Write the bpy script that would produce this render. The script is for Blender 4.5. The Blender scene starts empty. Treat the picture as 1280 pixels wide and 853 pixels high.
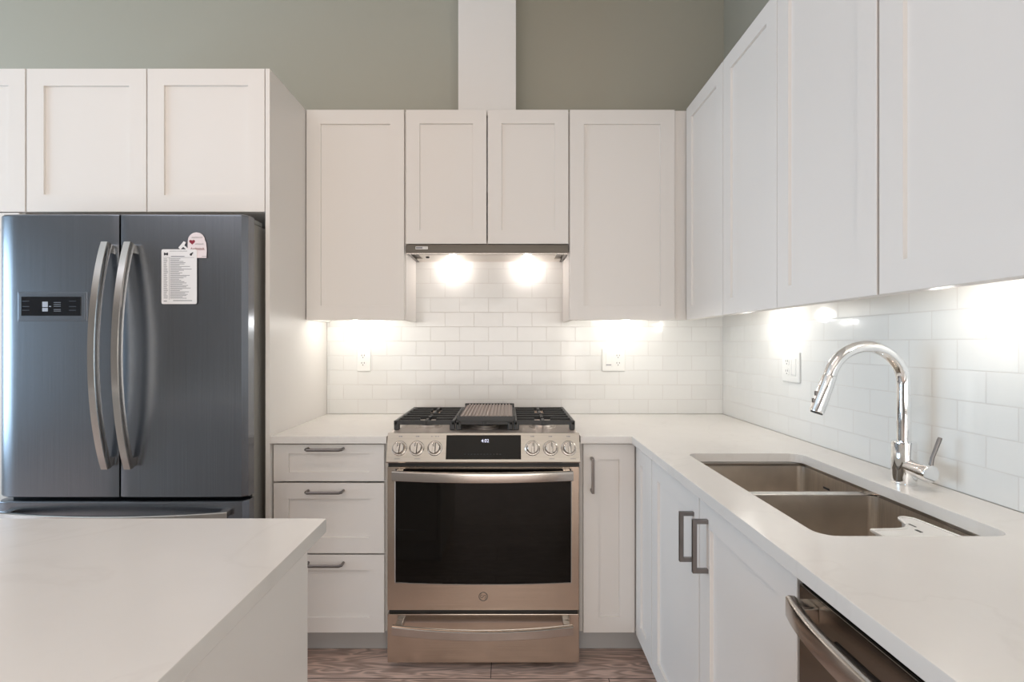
import bpy, bmesh, math, random
from mathutils import Vector, Matrix
random.seed(7)
PI = math.pi
scene = bpy.context.scene
col = scene.collection

# ------------------------------------------------------------------ camera
cam_d = bpy.data.cameras.new('camera')
cam = bpy.data.objects.new('camera', cam_d)
col.objects.link(cam)
cam.location = (0, 0, 1.285)
cam.rotation_euler = (PI / 2, 0, 0)
cam_d.sensor_width = 36
cam_d.lens = 36 * 630 / 1280
cam_d.shift_x = 5 / 1280
cam_d.shift_y = 2.5 / 1280
cam_d.clip_start = 0.02
scene.camera = cam

# ------------------------------------------------------------------ world, exposure
scene.view_settings.view_transform = 'Standard'
scene.view_settings.look = 'None'
scene.view_settings.gamma = 1
scene.view_settings.use_curve_mapping = False
scene.view_settings.exposure = -0.05
world = bpy.data.worlds.new('World')
scene.world = world
world.use_nodes = True
wb = world.node_tree.nodes['Background']
wb.inputs[0].default_value = (0.62, 0.78, 1.0, 1)
wb.inputs[1].default_value = 1.3

# ------------------------------------------------------------------ daylight, ceiling light and added fill
def area(name, loc, rot, sx, sy, power, color, spread=PI):
    d = bpy.data.lights.new(name, 'AREA')
    d.shape = 'RECTANGLE'; d.size = sx; d.size_y = sy
    d.energy = power; d.color = color; d.spread = spread
    o = bpy.data.objects.new(name, d)
    o.location = loc; o.rotation_euler = rot
    col.objects.link(o)
    return o

DAY = (0.72, 0.84, 1.0)
WARM = (1.0, 0.86, 0.70)
area('daylight_left', (-5.40, 0.8, 1.30), (0, -PI / 2, 0), 1.75, 2.6, 125, (0.56, 0.79, 1.0))          # left window
area('daylight_back', (-0.8, -5.40, 1.30), (PI / 2, 0, 0), 3.4, 1.75, 78, (1.0, 0.92, 0.82))   # window behind the camera
area('fill_right', (1.03, -3.0, 1.30), (0, PI / 2, 0), 1.75, 2.2, 98, (1.0, 0.93, 0.84))        # added fill light at an invented right window, behind the camera
area('unseen_ceiling_light', (-0.75, 0.55, 3.16), (0, 0, 0), 1.2, 0.5, 9, (1.0, 0.70, 0.55))
area('unseen_ceiling_light.001', (-3.0, -1.4, 3.16), (0, 0, 0), 1.5, 1.5, 20, (0.9, 0.9, 1.0))  # unseen soft box added to fill the room with light

# ------------------------------------------------------------------ materials
def mat(name, color, rough=0.5, metal=0.0, spec=0.5, emit=None, estr=0, coat=0, aniso=0):
    m = bpy.data.materials.new(name); m.use_nodes = True
    b = m.node_tree.nodes['Principled BSDF']
    b.inputs['Base Color'].default_value = (*color, 1)
    b.inputs['Roughness'].default_value = rough
    b.inputs['Metallic'].default_value = metal
    b.inputs['Specular IOR Level'].default_value = spec
    b.inputs['Coat Weight'].default_value = coat
    b.inputs['Anisotropic'].default_value = aniso
    if emit:
        b.inputs['Emission Color'].default_value = (*emit, 1)
        b.inputs['Emission Strength'].default_value = estr
    return m

def nodes(m): return m.node_tree.nodes, m.node_tree.links, m.node_tree.nodes['Principled BSDF']

def noise_bump(m, scale=(1, 1, 1), nscale=40, strength=0.05, dist=0.002, detail=3):
    n, l, b = nodes(m)
    tc = n.new('ShaderNodeTexCoord'); mp = n.new('ShaderNodeMapping')
    mp.inputs['Scale'].default_value = scale
    nz = n.new('ShaderNodeTexNoise'); nz.inputs['Scale'].default_value = nscale
    nz.inputs['Detail'].default_value = detail
    bp = n.new('ShaderNodeBump'); bp.inputs['Strength'].default_value = strength
    bp.inputs['Distance'].default_value = dist
    l.new(tc.outputs['Object'], mp.inputs[0]); l.new(mp.outputs[0], nz.inputs['Vector'])
    l.new(nz.outputs[0], bp.inputs['Height']); l.new(bp.outputs[0], b.inputs['Normal'])
    return nz

def ramp(n, stops):
    r = n.new('ShaderNodeValToRGB')
    while len(r.color_ramp.elements) < len(stops): r.color_ramp.elements.new(0.5)
    for e, (p, c) in zip(r.color_ramp.elements, stops):
        e.position = p; e.color = (*c, 1)
    return r

def steel(name, color, rough, scale=(1, 60, 400), bump=0.03):
    m = mat(name, color, rough, 1.0)
    n, l, b = nodes(m)
    nz = noise_bump(m, scale, 3, bump, 0.0006, 2)
    r = ramp(n, [(0.3, tuple(c * 0.90 for c in color)), (0.7, tuple(min(1, c * 1.08) for c in color))])
    l.new(nz.outputs[0], r.inputs[0]); l.new(r.outputs[0], b.inputs['Base Color'])
    return m

M = {}
M['cabinet'] = mat('cabinet_paint', (0.80, 0.765, 0.725), 0.42)
noise_bump(M['cabinet'], (1, 1, 1), 120, 0.02, 0.001)
M['panel'] = M['cabinet']
M['inside'] = mat('cabinet_shadow_gap', (0.20, 0.19, 0.18), 0.7)
M['toe'] = mat('toe_kick_laminate', (0.55, 0.54, 0.53), 0.5)
M['wall'] = mat('wall_paint', (0.435, 0.415, 0.345), 0.75)
noise_bump(M['wall'], (1, 1, 1), 180, 0.06, 0.001)
M['ceil'] = mat('ceiling_paint', (0.80, 0.79, 0.76), 0.85)
M['roomwall'] = mat('far_wall_paint', (0.27, 0.27, 0.26), 0.8)
M['trim'] = mat('chase_paint', (0.80, 0.775, 0.745), 0.6)
M['steel'] = steel('range_steel', (0.62, 0.53, 0.445), 0.24, (1, 60, 260))
M['panel_steel'] = steel('control_panel_steel', (0.50, 0.46, 0.41), 0.3, (1, 60, 260))
M['deck'] = mat('cooktop_steel', (0.80, 0.72, 0.66), 0.42, 0.85)
M['fridge'] = steel('fridge_steel', (0.235, 0.25, 0.275), 0.27, (260, 260, 1), 0.02)
M['fridge_side'] = mat('fridge_cabinet_grey', (0.36, 0.35, 0.32), 0.4, 0.3)
M['bar'] = mat('handle_steel', (0.58, 0.545, 0.51), 0.20, 1.0)
M['sink'] = steel('sink_steel', (0.78, 0.72, 0.65), 0.33, (4, 120, 4), 0.03)
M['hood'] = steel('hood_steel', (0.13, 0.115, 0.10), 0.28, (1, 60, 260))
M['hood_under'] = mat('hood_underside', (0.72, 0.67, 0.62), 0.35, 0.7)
M['chrome'] = mat('chrome', (0.88, 0.88, 0.88), 0.04, 1.0)
M['nickel'] = mat('dark_nickel', (0.24, 0.22, 0.21), 0.32, 1.0)
M['dw'] = steel('dishwasher_steel', (0.28, 0.255, 0.22), 0.25, (60, 1, 260))
M['black'] = mat('black_plastic', (0.012, 0.012, 0.012), 0.35)
M['emblem'] = mat('emblem_grey', (0.16, 0.13, 0.11), 0.4, 0.7)
M['glass'] = mat('black_glass', (0.006, 0.005, 0.004), 0.04, 0, 0.22)
M['iron'] = mat('cast_iron', (0.025, 0.025, 0.025), 0.42)
noise_bump(M['iron'], (1, 1, 1), 400, 0.2, 0.001)
M['griddle'] = mat('griddle_metal', (0.36, 0.29, 0.26), 0.38, 0.6)
M['plastic'] = mat('white_plastic', (0.82, 0.81, 0.78), 0.3)
M['slot'] = mat('dark_slot', (0.06, 0.055, 0.05), 0.6)
M['paper'] = mat('paper', (0.80, 0.79, 0.79), 0.7)
M['card'] = mat('pink_card', (0.80, 0.71, 0.72), 0.6)
M['ink'] = mat('grey_ink', (0.22, 0.22, 0.24), 0.7)
M['blackink'] = mat('black_ink', (0.03, 0.03, 0.035), 0.7)
M['red'] = mat('dark_red_ink', (0.25, 0.01, 0.03), 0.6)
M['brownred'] = mat('brown_red_ink', (0.24, 0.07, 0.08), 0.6)
M['label'] = mat('badge_silver', (0.72, 0.70, 0.68), 0.4, 0.3)
M['digit'] = mat('clock_digits', (0.5, 0.5, 0.6), 0.5, emit=(0.75, 0.78, 1.0), estr=1.0)
M['icon'] = mat('display_icons', (0.3, 0.33, 0.38), 0.5, emit=(0.45, 0.5, 0.6), estr=0.18)
M['dimicon'] = mat('dim_icons', (0.02, 0.024, 0.03), 0.5)
M['dimicon2'] = mat('mid_icons', (0.16, 0.18, 0.21), 0.5)
M['screen'] = mat('display_glass', (0.006, 0.008, 0.012), 0.12)
M['lamp'] = mat('lamp_lens', (1, 1, 1), 0.4, emit=(1, 0.93, 0.82), estr=3)
M['frame'] = mat('window_frame_white', (0.75, 0.75, 0.74), 0.5)

gm = bpy.data.materials.new('window_glass'); gm.use_nodes = True
gn, gl = gm.node_tree.nodes, gm.node_tree.links
gn.remove(gn['Principled BSDF'])
tr = gn.new('ShaderNodeBsdfTransparent'); gs = gn.new('ShaderNodeBsdfGlossy'); gs.inputs['Roughness'].default_value = 0.02
mx = gn.new('ShaderNodeMixShader'); mx.inputs[0].default_value = 0.06
gl.new(tr.outputs[0], mx.inputs[1]); gl.new(gs.outputs[0], mx.inputs[2]); gl.new(mx.outputs[0], gn['Material Output'].inputs[0])
M['pane'] = gm

def tile_mat(name, rot):
    m = mat(name, (0.8, 0.8, 0.78), 0.12)
    n, l, b = nodes(m)
    tc = n.new('ShaderNodeTexCoord'); sp = n.new('ShaderNodeSeparateXYZ'); cb = n.new('ShaderNodeCombineXYZ')
    l.new(tc.outputs['Object'], sp.inputs[0])
    l.new(sp.outputs['X' if rot == 'x' else 'Y'], cb.inputs[0]); l.new(sp.outputs['Z'], cb.inputs[1])
    br = n.new('ShaderNodeTexBrick')
    br.offset = 0.5; br.inputs['Scale'].default_value = 1
    br.inputs['Brick Width'].default_value = 0.1515; br.inputs['Row Height'].default_value = 0.0757
    br.inputs['Mortar Size'].default_value = 0.0014; br.inputs['Mortar Smooth'].default_value = 0.15
    br.inputs['Bias'].default_value = 0.0
    br.inputs['Color1'].default_value = (0.80, 0.795, 0.77, 1); br.inputs['Color2'].default_value = (0.765, 0.76, 0.735, 1)
    br.inputs['Mortar'].default_value = (0.68, 0.66, 0.63, 1)
    l.new(cb.outputs[0], br.inputs['Vector']); l.new(br.outputs['Color'], b.inputs['Base Color'])
    nz = n.new('ShaderNodeTexNoise'); nz.inputs['Scale'].default_value = 14; nz.inputs['Detail'].default_value = 1
    l.new(tc.outputs['Object'], nz.inputs['Vector'])
    inv = n.new('ShaderNodeMath'); inv.operation = 'SUBTRACT'; inv.inputs[0].default_value = 1
    l.new(br.outputs['Fac'], inv.inputs[1])
    b1 = n.new('ShaderNodeBump'); b1.inputs['Strength'].default_value = 0.6; b1.inputs['Distance'].default_value = 0.0015
    b2 = n.new('ShaderNodeBump'); b2.inputs['Strength'].default_value = 0.25; b2.inputs['Distance'].default_value = 0.004
    l.new(inv.outputs[0], b1.inputs['Height']); l.new(nz.outputs[0], b2.inputs['Height'])
    l.new(b2.outputs[0], b1.inputs['Normal']); l.new(b1.outputs[0], b.inputs['Normal'])
    rr = n.new('ShaderNodeMapRange'); rr.inputs['To Min'].default_value = 0.12; rr.inputs['To Max'].default_value = 0.7
    l.new(br.outputs['Fac'], rr.inputs[0]); l.new(rr.outputs[0], b.inputs['Roughness'])
    return m
M['tile_x'] = tile_mat('subway_tile_back', 'x')
M['tile_y'] = tile_mat('subway_tile_right', 'y')

def quartz():
    m = mat('quartz', (0.78, 0.75, 0.71), 0.20)
    n, l, b = nodes(m)
    tc = n.new('ShaderNodeTexCoord')
    nz = n.new('ShaderNodeTexNoise'); nz.inputs['Scale'].default_value = 2.2; nz.inputs['Detail'].default_value = 6
    nz.inputs['Distortion'].default_value = 0.7
    l.new(tc.outputs['Object'], nz.inputs['Vector'])
    r = ramp(n, [(0.0, (0.76, 0.73, 0.69)), (0.485, (0.765, 0.735, 0.695)), (0.50, (0.70, 0.665, 0.625)), (0.515, (0.77, 0.74, 0.70)), (1.0, (0.785, 0.755, 0.715))])
    l.new(nz.outputs[0], r.inputs[0])
    n2 = n.new('ShaderNodeTexNoise'); n2.inputs['Scale'].default_value = 9; n2.inputs['Detail'].default_value = 4
    l.new(tc.outputs['Object'], n2.inputs['Vector'])
    r2 = ramp(n, [(0.35, (0.77, 0.74, 0.70)), (0.65, (0.79, 0.76, 0.72))])
    l.new(n2.outputs[0], r2.inputs[0])
    mxx = n.new('ShaderNodeMix'); mxx.data_type = 'RGBA'; mxx.inputs[0].default_value = 0.65
    l.new(r.outputs[0], mxx.inputs[6]); l.new(r2.outputs[0], mxx.inputs[7]); l.new(mxx.outputs[2], b.inputs['Base Color'])
    return m
M['quartz'] = quartz()

def wood():
    m = mat('plank_floor', (0.45, 0.34, 0.28), 0.42)
    n, l, b = nodes(m)
    tc = n.new('ShaderNodeTexCoord')
    mp0 = n.new('ShaderNodeMapping'); mp0.inputs['Location'].default_value = (-0.385, -0.03, 0)
    l.new(tc.outputs['Object'], mp0.inputs[0])
    br = n.new('ShaderNodeTexBrick'); br.offset = 0.37; br.inputs['Scale'].default_value = 1
    br.inputs['Brick Width'].default_value = 1.22; br.inputs['Row Height'].default_value = 0.19
    br.inputs['Mortar Size'].default_value = 0.0016; br.inputs['Mortar Smooth'].default_value = 0.1
    br.inputs['Color1'].default_value = (0.66, 0.50, 0.43, 1); br.inputs['Color2'].default_value = (0.50, 0.375, 0.32, 1)
    br.inputs['Mortar'].default_value = (0.05, 0.035, 0.03, 1)
    l.new(mp0.outputs[0], br.inputs['Vector'])
    mp = n.new('ShaderNodeMapping'); mp.inputs['Scale'].default_value = (1.3, 11, 1)
    l.new(tc.outputs['Object'], mp.inputs[0])
    nz = n.new('ShaderNodeTexNoise'); nz.inputs['Scale'].default_value = 2.0; nz.inputs['Detail'].default_value = 2; nz.inputs['Distortion'].default_value = 0.8
    l.new(mp.outputs[0], nz.inputs['Vector'])
    wv = n.new('ShaderNodeMath'); wv.operation = 'MULTIPLY'; wv.inputs[1].default_value = 42
    l.new(nz.outputs[0], wv.inputs[0])
    sn = n.new('ShaderNodeMath'); sn.operation = 'SINE'; l.new(wv.outputs[0], sn.inputs[0])
    r = ramp(n, [(0.0, (0.72, 0.69, 0.67)), (0.5, (0.95, 0.95, 0.95)), (1.0, (1.3, 1.28, 1.27))])
    mr = n.new('ShaderNodeMapRange'); mr.inputs['From Min'].default_value = -1
    l.new(sn.outputs[0], mr.inputs[0]); l.new(mr.outputs[0], r.inputs[0])
    mu = n.new('ShaderNodeMix'); mu.data_type = 'RGBA'; mu.blend_type = 'MULTIPLY'; mu.inputs[0].default_value = 1
    l.new(br.outputs['Color'], mu.inputs[6]); l.new(r.outputs[0], mu.inputs[7]); l.new(mu.outputs[2], b.inputs['Base Color'])
    bp = n.new('ShaderNodeBump'); bp.inputs['Strength'].default_value = 0.25; bp.inputs['Distance'].default_value = 0.001
    l.new(mr.outputs[0], bp.inputs['Height']); l.new(bp.outputs[0], b.inputs['Normal'])
    return m
M['floor'] = wood()

# ------------------------------------------------------------------ mesh helpers
def nb(): return bmesh.new()

def box(bm, x0, x1, y0, y1, z0, z1, bev=0.0, seg=2):
    vs = [bm.verts.new(p) for p in [(x0, y0, z0), (x1, y0, z0), (x1, y1, z0), (x0, y1, z0), (x0, y0, z1), (x1, y0, z1), (x1, y1, z1), (x0, y1, z1)]]
    fs = [bm.faces.new([vs[i] for i in q]) for q in [(3, 2, 1, 0), (4, 5, 6, 7), (0, 1, 5, 4), (1, 2, 6, 5), (2, 3, 7, 6), (3, 0, 4, 7)]]
    if bev > 0:
        es = list({e for f in fs for e in f.edges})
        bmesh.ops.bevel(bm, geom=es, offset=bev, segments=seg, profile=0.5, affect='EDGES')
    return bm

def loft(bm, loops, cap0=True, cap1=True, close=False):
    rings = [[bm.verts.new(p) for p in lp] for lp in loops]
    n = len(rings[0])
    k = len(rings)
    for i in range(k if close else k - 1):
        a, b = rings[i], rings[(i + 1) % k]
        for j in range(n):
            bm.faces.new([a[j], a[(j + 1) % n], b[(j + 1) % n], b[j]])
    if not close:
        if cap0: bm.faces.new(rings[0][::-1])
        if cap1: bm.faces.new(rings[-1])
    return bm

def rrect(x0, x1, y0, y1, r, z, n=5):
    pts = []
    for cx, cy, a0 in [(x1 - r, y1 - r, 0), (x0 + r, y1 - r, PI / 2), (x0 + r, y0 + r, PI), (x1 - r, y0 + r, 3 * PI / 2)]:
        for k in range(n + 1):
            a = a0 + k / n * PI / 2
            pts.append((cx + r * math.cos(a), cy + r * math.sin(a), z))
    return pts

def tube(bm, path, rad, n=14, sq=False, caps=True):
    """round (or square) section swept along a path; rad may be a list"""
    P = [Vector(p) for p in path]
    loops = []
    t0 = (P[1] - P[0]).normalized()
    up = Vector((0, 0, 1)) if abs(t0.z) < 0.9 else Vector((0, 1, 0))
    nrm = (up - t0 * up.dot(t0)).normalized()
    for i, p in enumerate(P):
        if i == 0: t = (P[1] - P[0]).normalized()
        elif i == len(P) - 1: t = (P[-1] - P[-2]).normalized()
        else: t = ((P[i + 1] - p).normalized() + (p - P[i - 1]).normalized()).normalized()
        nrm = (nrm - t * nrm.dot(t)).normalized()
        bn = t.cross(nrm)
        r = rad[i] if isinstance(rad, (list, tuple)) else rad
        if sq:
            q = [(1, 1), (-1, 1), (-1, -1), (1, -1)]
            loops.append([p + nrm * a * r + bn * b * r for a, b in q])
        else:
            loops.append([p + nrm * math.cos(2 * PI * k / n) * r + bn * math.sin(2 * PI * k / n) * r for k in range(n)])
    return loft(bm, loops, caps, caps)

def lathe(bm, prof, c, axis='z', n=32, cap=True):
    """profile [(r, h)] turned about an axis through c"""
    loops = []
    for r, h in prof:
        lp = []
        for k in range(n):
            a = 2 * PI * k / n
            u, v = r * math.cos(a), r * math.sin(a)
            if axis == 'z': p = (c[0] + u, c[1] + v, c[2] + h)
            elif axis == 'y': p = (c[0] + u, c[1] + h, c[2] + v)
            else: p = (c[0] + h, c[1] + u, c[2] + v)
            lp.append(p)
        loops.append(lp)
    return loft(bm, loops, cap, cap)

def prism(bm, pts, a0, a1, plane='xz'):
    """polygon extruded: plane xz -> along y; xy -> along z; yz -> along x"""
    def P(p, a):
        return {'xz': (p[0], a, p[1]), 'xy': (p[0], p[1], a), 'yz': (a, p[0], p[1])}[plane]
    return loft(bm, [[P(p, a0) for p in pts], [P(p, a1) for p in pts]])

def obj(name, bm, m, parent=None, smooth=True, angle=35, label=None, loc=None, rot=None):
    bmesh.ops.recalc_face_normals(bm, faces=bm.faces[:])
    me = bpy.data.meshes.new(name); bm.to_mesh(me); bm.free()
    me.materials.append(m)
    if smooth:
        me.shade_smooth(); me.set_sharp_from_angle(angle=math.radians(angle))
    o = bpy.data.objects.new(name, me); col.objects.link(o)
    if smooth:
        wn = o.modifiers.new('weighted', 'WEIGHTED_NORMAL'); wn.keep_sharp = True; wn.weight = 90
    if parent: o.parent = parent
    if label: o['label'] = label
    if loc: o.location = loc
    if rot: o.rotation_euler = rot
    return o

def thing(name, label, cat, loc=(0, 0, 0), rotz=0, group=None):
    o = bpy.data.objects.new(name, None); col.objects.link(o)
    o.empty_display_size = 0.1
    o.location = loc; o.rotation_euler = (0, 0, rotz)
    o['label'] = label; o['category'] = cat
    if group: o['group'] = group
    return o

def tag(o, label, cat, group=None):
    o['label'] = label; o['category'] = cat
    if group: o['group'] = group
    return o

def struct(name, bm, m, parent=None, **k):
    o = obj(name, bm, m, parent, **k)
    if not parent: o['kind'] = 'structure'
    return o

def text_mesh(s, size, depth=0.0004):
    cu = bpy.data.curves.new('txt', 'FONT'); cu.body = s; cu.size = size; cu.extrude = depth
    cu.align_x = 'CENTER'; cu.align_y = 'CENTER'
    o = bpy.data.objects.new('txt', cu); col.objects.link(o)
    dg = bpy.context.evaluated_depsgraph_get()
    me = bpy.data.meshes.new_from_object(o.evaluated_get(dg))
    bpy.data.objects.remove(o); bpy.data.curves.remove(cu)
    return me

def add_text(name, s, size, m, parent, loc, rot):
    me = text_mesh(s, size); me.materials.clear(); me.materials.append(m)
    o = bpy.data.objects.new(name, me); col.objects.link(o)
    o.parent = parent; o.location = loc; o.rotation_euler = rot
    return o

# ------------------------------------------------------------------ the room
XW, YW, XF, YB, ZC = 1.13, 2.64, -5.5, -5.5, 3.25       # right wall, back wall, far left wall, wall behind the camera, ceiling
bm = nb(); box(bm, XF - .1, XW + .1, YB - .1, YW + .1, -.06, 0); struct('floor', bm, M['floor'])
bm = nb(); box(bm, XF - .1, XW + .1, YB - .1, YW + .1, ZC, ZC + .06); struct('ceiling', bm, M['ceil'])
bm = nb(); box(bm, XF - .1, XW + .1, YW, YW + .1, 0, ZC); struct('wall_back', bm, M['wall'])

def wall_with_hole(name, axis, c0, c1, u0, u1, h0, h1, z0, z1, m):
    bm = nb()
    def bx(a0, a1, b0, b1):
        if axis == 'x': box(bm, c0, c1, a0, a1, b0, b1)
        else: box(bm, a0, a1, c0, c1, b0, b1)
    bx(u0, h0, 0, ZC); bx(h1, u1, 0, ZC); bx(h0, h1, 0, z0); bx(h0, h1, z1, ZC)
    return struct(name, bm, m)
wall_with_hole('wall_left', 'x', XF - .1, XF, YB, YW, -.6, 2.2, .4, 2.22, M['roomwall'])
wall_with_hole('wall_right', 'x', XW, XW + .1, YB, YW, -4.1, -1.9, .4, 2.22, M['wall'])
wall_with_hole('wall_front', 'y', YB - .1, YB, XF, XW, -2.6, 1.0, .4, 2.22, M['roomwall'])

def window(name, axis, c, a0, a1, z0, z1):
    bm = nb(); f = .05
    def bx(p0, p1, q0, q1):
        if axis == 'x': box(bm, c - .03, c + .03, p0, p1, q0, q1)
        else: box(bm, p0, p1, c - .03, c + .03, q0, q1)
    bx(a0, a0 + f, z0, z1); bx(a1 - f, a1, z0, z1); bx(a0, a1, z0, z0 + f); bx(a0, a1, z1 - f, z1)
    mid = (a0 + a1) / 2; bx(mid - f / 2, mid + f / 2, z0, z1)
    fr = struct(name, bm, M['frame'])
    g = nb()
    if axis == 'x': box(g, c - .004, c + .004, a0 + f, a1 - f, z0 + f, z1 - f)
    else: box(g, a0 + f, a1 - f, c - .004, c + .004, z0 + f, z1 - f)
    obj('pane', g, M['pane'], fr)
window('window_1', 'x', XF - .05, -.6, 2.2, .4, 2.22)
window('added_window_3', 'x', XW + .05, -4.1, -1.9, .4, 2.22)  # unseen window added to go with the right fill light
window('window_2', 'y', YB - .05, -2.6, 1.0, .4, 2.22)

# duct chase rising above the hood cabinet
bm = nb(); box(bm, -.237, .038, 2.40, YW - .001, 2.0, ZC - .001, .002)
struct('trim_1', bm, M['trim'])

# tiled backsplashes
bm = nb(); box(bm, -.944, XW - .001, YW - .009, YW - .0005, .9155, 1.76)
o = obj('tiled_backsplash', bm, M['tile_x']); tag(o, 'white glossy subway tile backsplash on the back wall behind the range', 'backsplash')
o.location = (0, 0, 0)
bm = nb(); box(bm, XW - .009, XW - .0005, -.32, YW - .01, .9155, 1.47)
o = obj('tiled_backsplash', bm, M['tile_y']); tag(o, 'white glossy subway tile backsplash on the right wall behind the faucet', 'backsplash')
# grout rows start at the worktop
for key, u in (('tile_x', -.05), ('tile_y', .03)):
    n, l, b = nodes(M[key])
    cb = [q for q in n if q.type == 'COMBXYZ'][0]; br = [q for q in n if q.type == 'TEX_BRICK'][0]
    mp = n.new('ShaderNodeMapping'); mp.inputs['Location'].default_value = (u, -.9155 + .0757 * 20, 0)
    l.new(cb.outputs[0], mp.inputs[0]); l.new(mp.outputs[0], br.inputs['Vector'])

# ------------------------------------------------------------------ cabinet builders (local: x right, y into the wall, z up, front at y = 0)
DT = .020
def shaker(bm, x0, x1, z0, z1, stile=.062, rail=None, t=DT, rec=.009):
    """one shaker front, outer face at y=0, body behind it"""
    rail = rail or stile
    O = [(x0, z0), (x1, z0), (x1, z1), (x0, z1)]
    I = [(x0 + stile, z0 + rail), (x1 - stile, z0 + rail), (x1 - stile, z1 - rail), (x0 + stile, z1 - rail)]
    e = .0012
    def ring(pts, y, g=0):
        cx, cz = (x0 + x1) / 2, (z0 + z1) / 2
        return [bm.verts.new((p[0] - math.copysign(g, p[0] - cx), y, p[1] - math.copysign(g, p[1] - cz))) for p in pts]
    back = ring(O, t); oo = ring(O, e); of = ring(O, 0, e); inf = ring(I, 0); inr = ring(I, rec, .001)
    for a, b in ((back, oo), (oo, of), (of, inf), (inf, inr)):
        for j in range(4): bm.faces.new([a[j], a[(j + 1) % 4], b[(j + 1) % 4], b[j]])
    bm.faces.new(inr); bm.faces.new(back[::-1])
    return bm

def pull(parent, cx, cz, length, vertical=True, so=.034, w=.0055):
    """bar pull, in front of the face at y=0"""
    bm = nb(); h = length / 2
    if vertical:
        box(bm, cx - w, cx + w, -so - w, -so + w, cz - h, cz + h, .0012)
        for s in (-1, 1): box(bm, cx - w, cx + w, -so + w * .5, 0, cz + s * (h - w) - w, cz + s * (h - w) + w, .001)
    else:
        pts = [(cx - h, 0, cz), (cx - h, -so * .75, cz), (cx - h + .008, -so, cz), (cx + h - .008, -so, cz), (cx + h, -so * .75, cz), (cx + h, 0, cz)]
        tube(bm, pts, .0058, 10)
    return obj('handle', bm, M['nickel'], parent)

def carcass(parent, w, d, z0, z1, y0=DT + .001, inset=0.0, lift=0.0, ends=''):
    bm = nb()
    t = .018
    if lift: box(bm, t if 'l' in ends else 0, w - t if 'r' in ends else w, y0, y0 + .016, z0, z0 + lift)
    box(bm, inset, t, y0, y0 + d, z0 + (0 if 'l' in ends else lift), z1); box(bm, w - t, w - inset, y0, y0 + d, z0 + (0 if 'r' in ends else lift), z1)
    box(bm, t, w - t, y0, y0 + d, z0 + lift, z0 + lift + t); box(bm, t, w - t, y0, y0 + d, z1 - t, z1)
    box(bm, t, w - t, y0 + d - .006, y0 + d, z0 + lift + t, z1 - t)
    o = obj('carcass', bm, M['cabinet'], parent)
    return o

def toe(parent, w, y=.10, z1=.118):
    bm = nb(); box(bm, .001, w - .001, y, y + .016, 0, z1)
    return obj('toe_kick', bm, M['toe'], parent)

def cabinet(name, label, loc, rotz, w, d, z0, z1, doors, cat='cabinet', group=None, stile=.062, is_base=False, cx0=0, cx1=None, ends='', tw=None):
    t = thing(name, label, cat, (loc[0], loc[1], 0), rotz, group)
    if cx1 is None: cx1 = w
    cc = carcass(t, cx1 - cx0, d, z0, z1, lift=.040 if abs(z0 - 1.393) < 1e-6 else 0, ends=ends); cc.location = (cx0, 0, 0)
    if is_base: k = toe(t, tw or cx1 - cx0); k.location = (cx0, 0, 0)
    for dr in doors:
        bm = nb(); shaker(bm, dr['x'][0], dr['x'][1], dr['z'][0], dr['z'][1], dr.get('stile', stile), dr.get('rail'))
        o = obj(dr.get('kind', 'door'), bm, M['cabinet'], t)
        if 'pull' in dr:
            p = dr['pull']; pull(o, p[0], p[1], p[2], p[3])
    return t

UZ0, UZ1 = 1.393, 2.375
YU = 2.353
G = .0025
UD = YW - (YU + DT + .001) - .0100
ug = 'white shaker wall cabinets over the back worktop'
# back run of wall cabinets
cabinet('wall_cabinet', 'white single door wall cabinet between fridge panel and range hood', (-.944, YU), 0, .465, UD, UZ0, UZ1,
        [dict(x=(G, .459), z=(UZ0, UZ1), stile=.066)], group=ug, cx1=.464, ends='lr')
cabinet('wall_cabinet', 'white short two door wall cabinet directly above the range hood', (-.479, YU), 0, .764, UD, 1.748, UZ1,
        [dict(x=(.002, .3785), z=(1.748, UZ1), stile=.064), dict(x=(.3845, .761), z=(1.748, UZ1), stile=.064)], group=ug)
cabinet('wall_cabinet', 'white tall single door wall cabinet right of the range hood', (.286, YU), 0, .56, UD, UZ0, UZ1,
        [dict(x=(.003, .492), z=(UZ0, UZ1), stile=.066)], group=ug, cx1=.563, ends='l')
# filler strip in the upper corner
bm = nb(); box(bm, .781, .8495, YU + .012, YU + .0195, UZ0, UZ1)
o = obj('corner_filler', bm, M['cabinet']); tag(o, 'narrow white filler strip in the upper cabinet corner', 'filler strip')
# right run of wall cabinets (front faces look towards -X)
XU = .83
RD = XW - (XU + DT + .001) - .0100
RZ = -PI / 2
ur = 'white shaker wall cabinets along the right wall'
cabinet('wall_cabinet', 'white wall cabinet in the far corner of the right wall', (XU, YU + .0195), RZ, .425, RD, UZ0, UZ1,
        [dict(x=(.028, .423), z=(UZ0, UZ1), stile=.062)], group=ur)
cabinet('wall_cabinet', 'white two door wall cabinet over the sink on the right wall', (XU, 1.9465), RZ, .814, RD, UZ0, UZ1,
        [dict(x=(.002, .389), z=(UZ0, UZ1)), dict(x=(.392, .811), z=(UZ0, UZ1))], group=ur)
cabinet('wall_cabinet', 'white wall cabinet nearest the viewer at upper right', (XU, 1.1315), RZ, .83, RD, UZ0, UZ1,
        [dict(x=(.004, .413), z=(UZ0, UZ1), stile=.068), dict(x=(.416, .827), z=(UZ0, UZ1), stile=.068)], group=ur)

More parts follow.
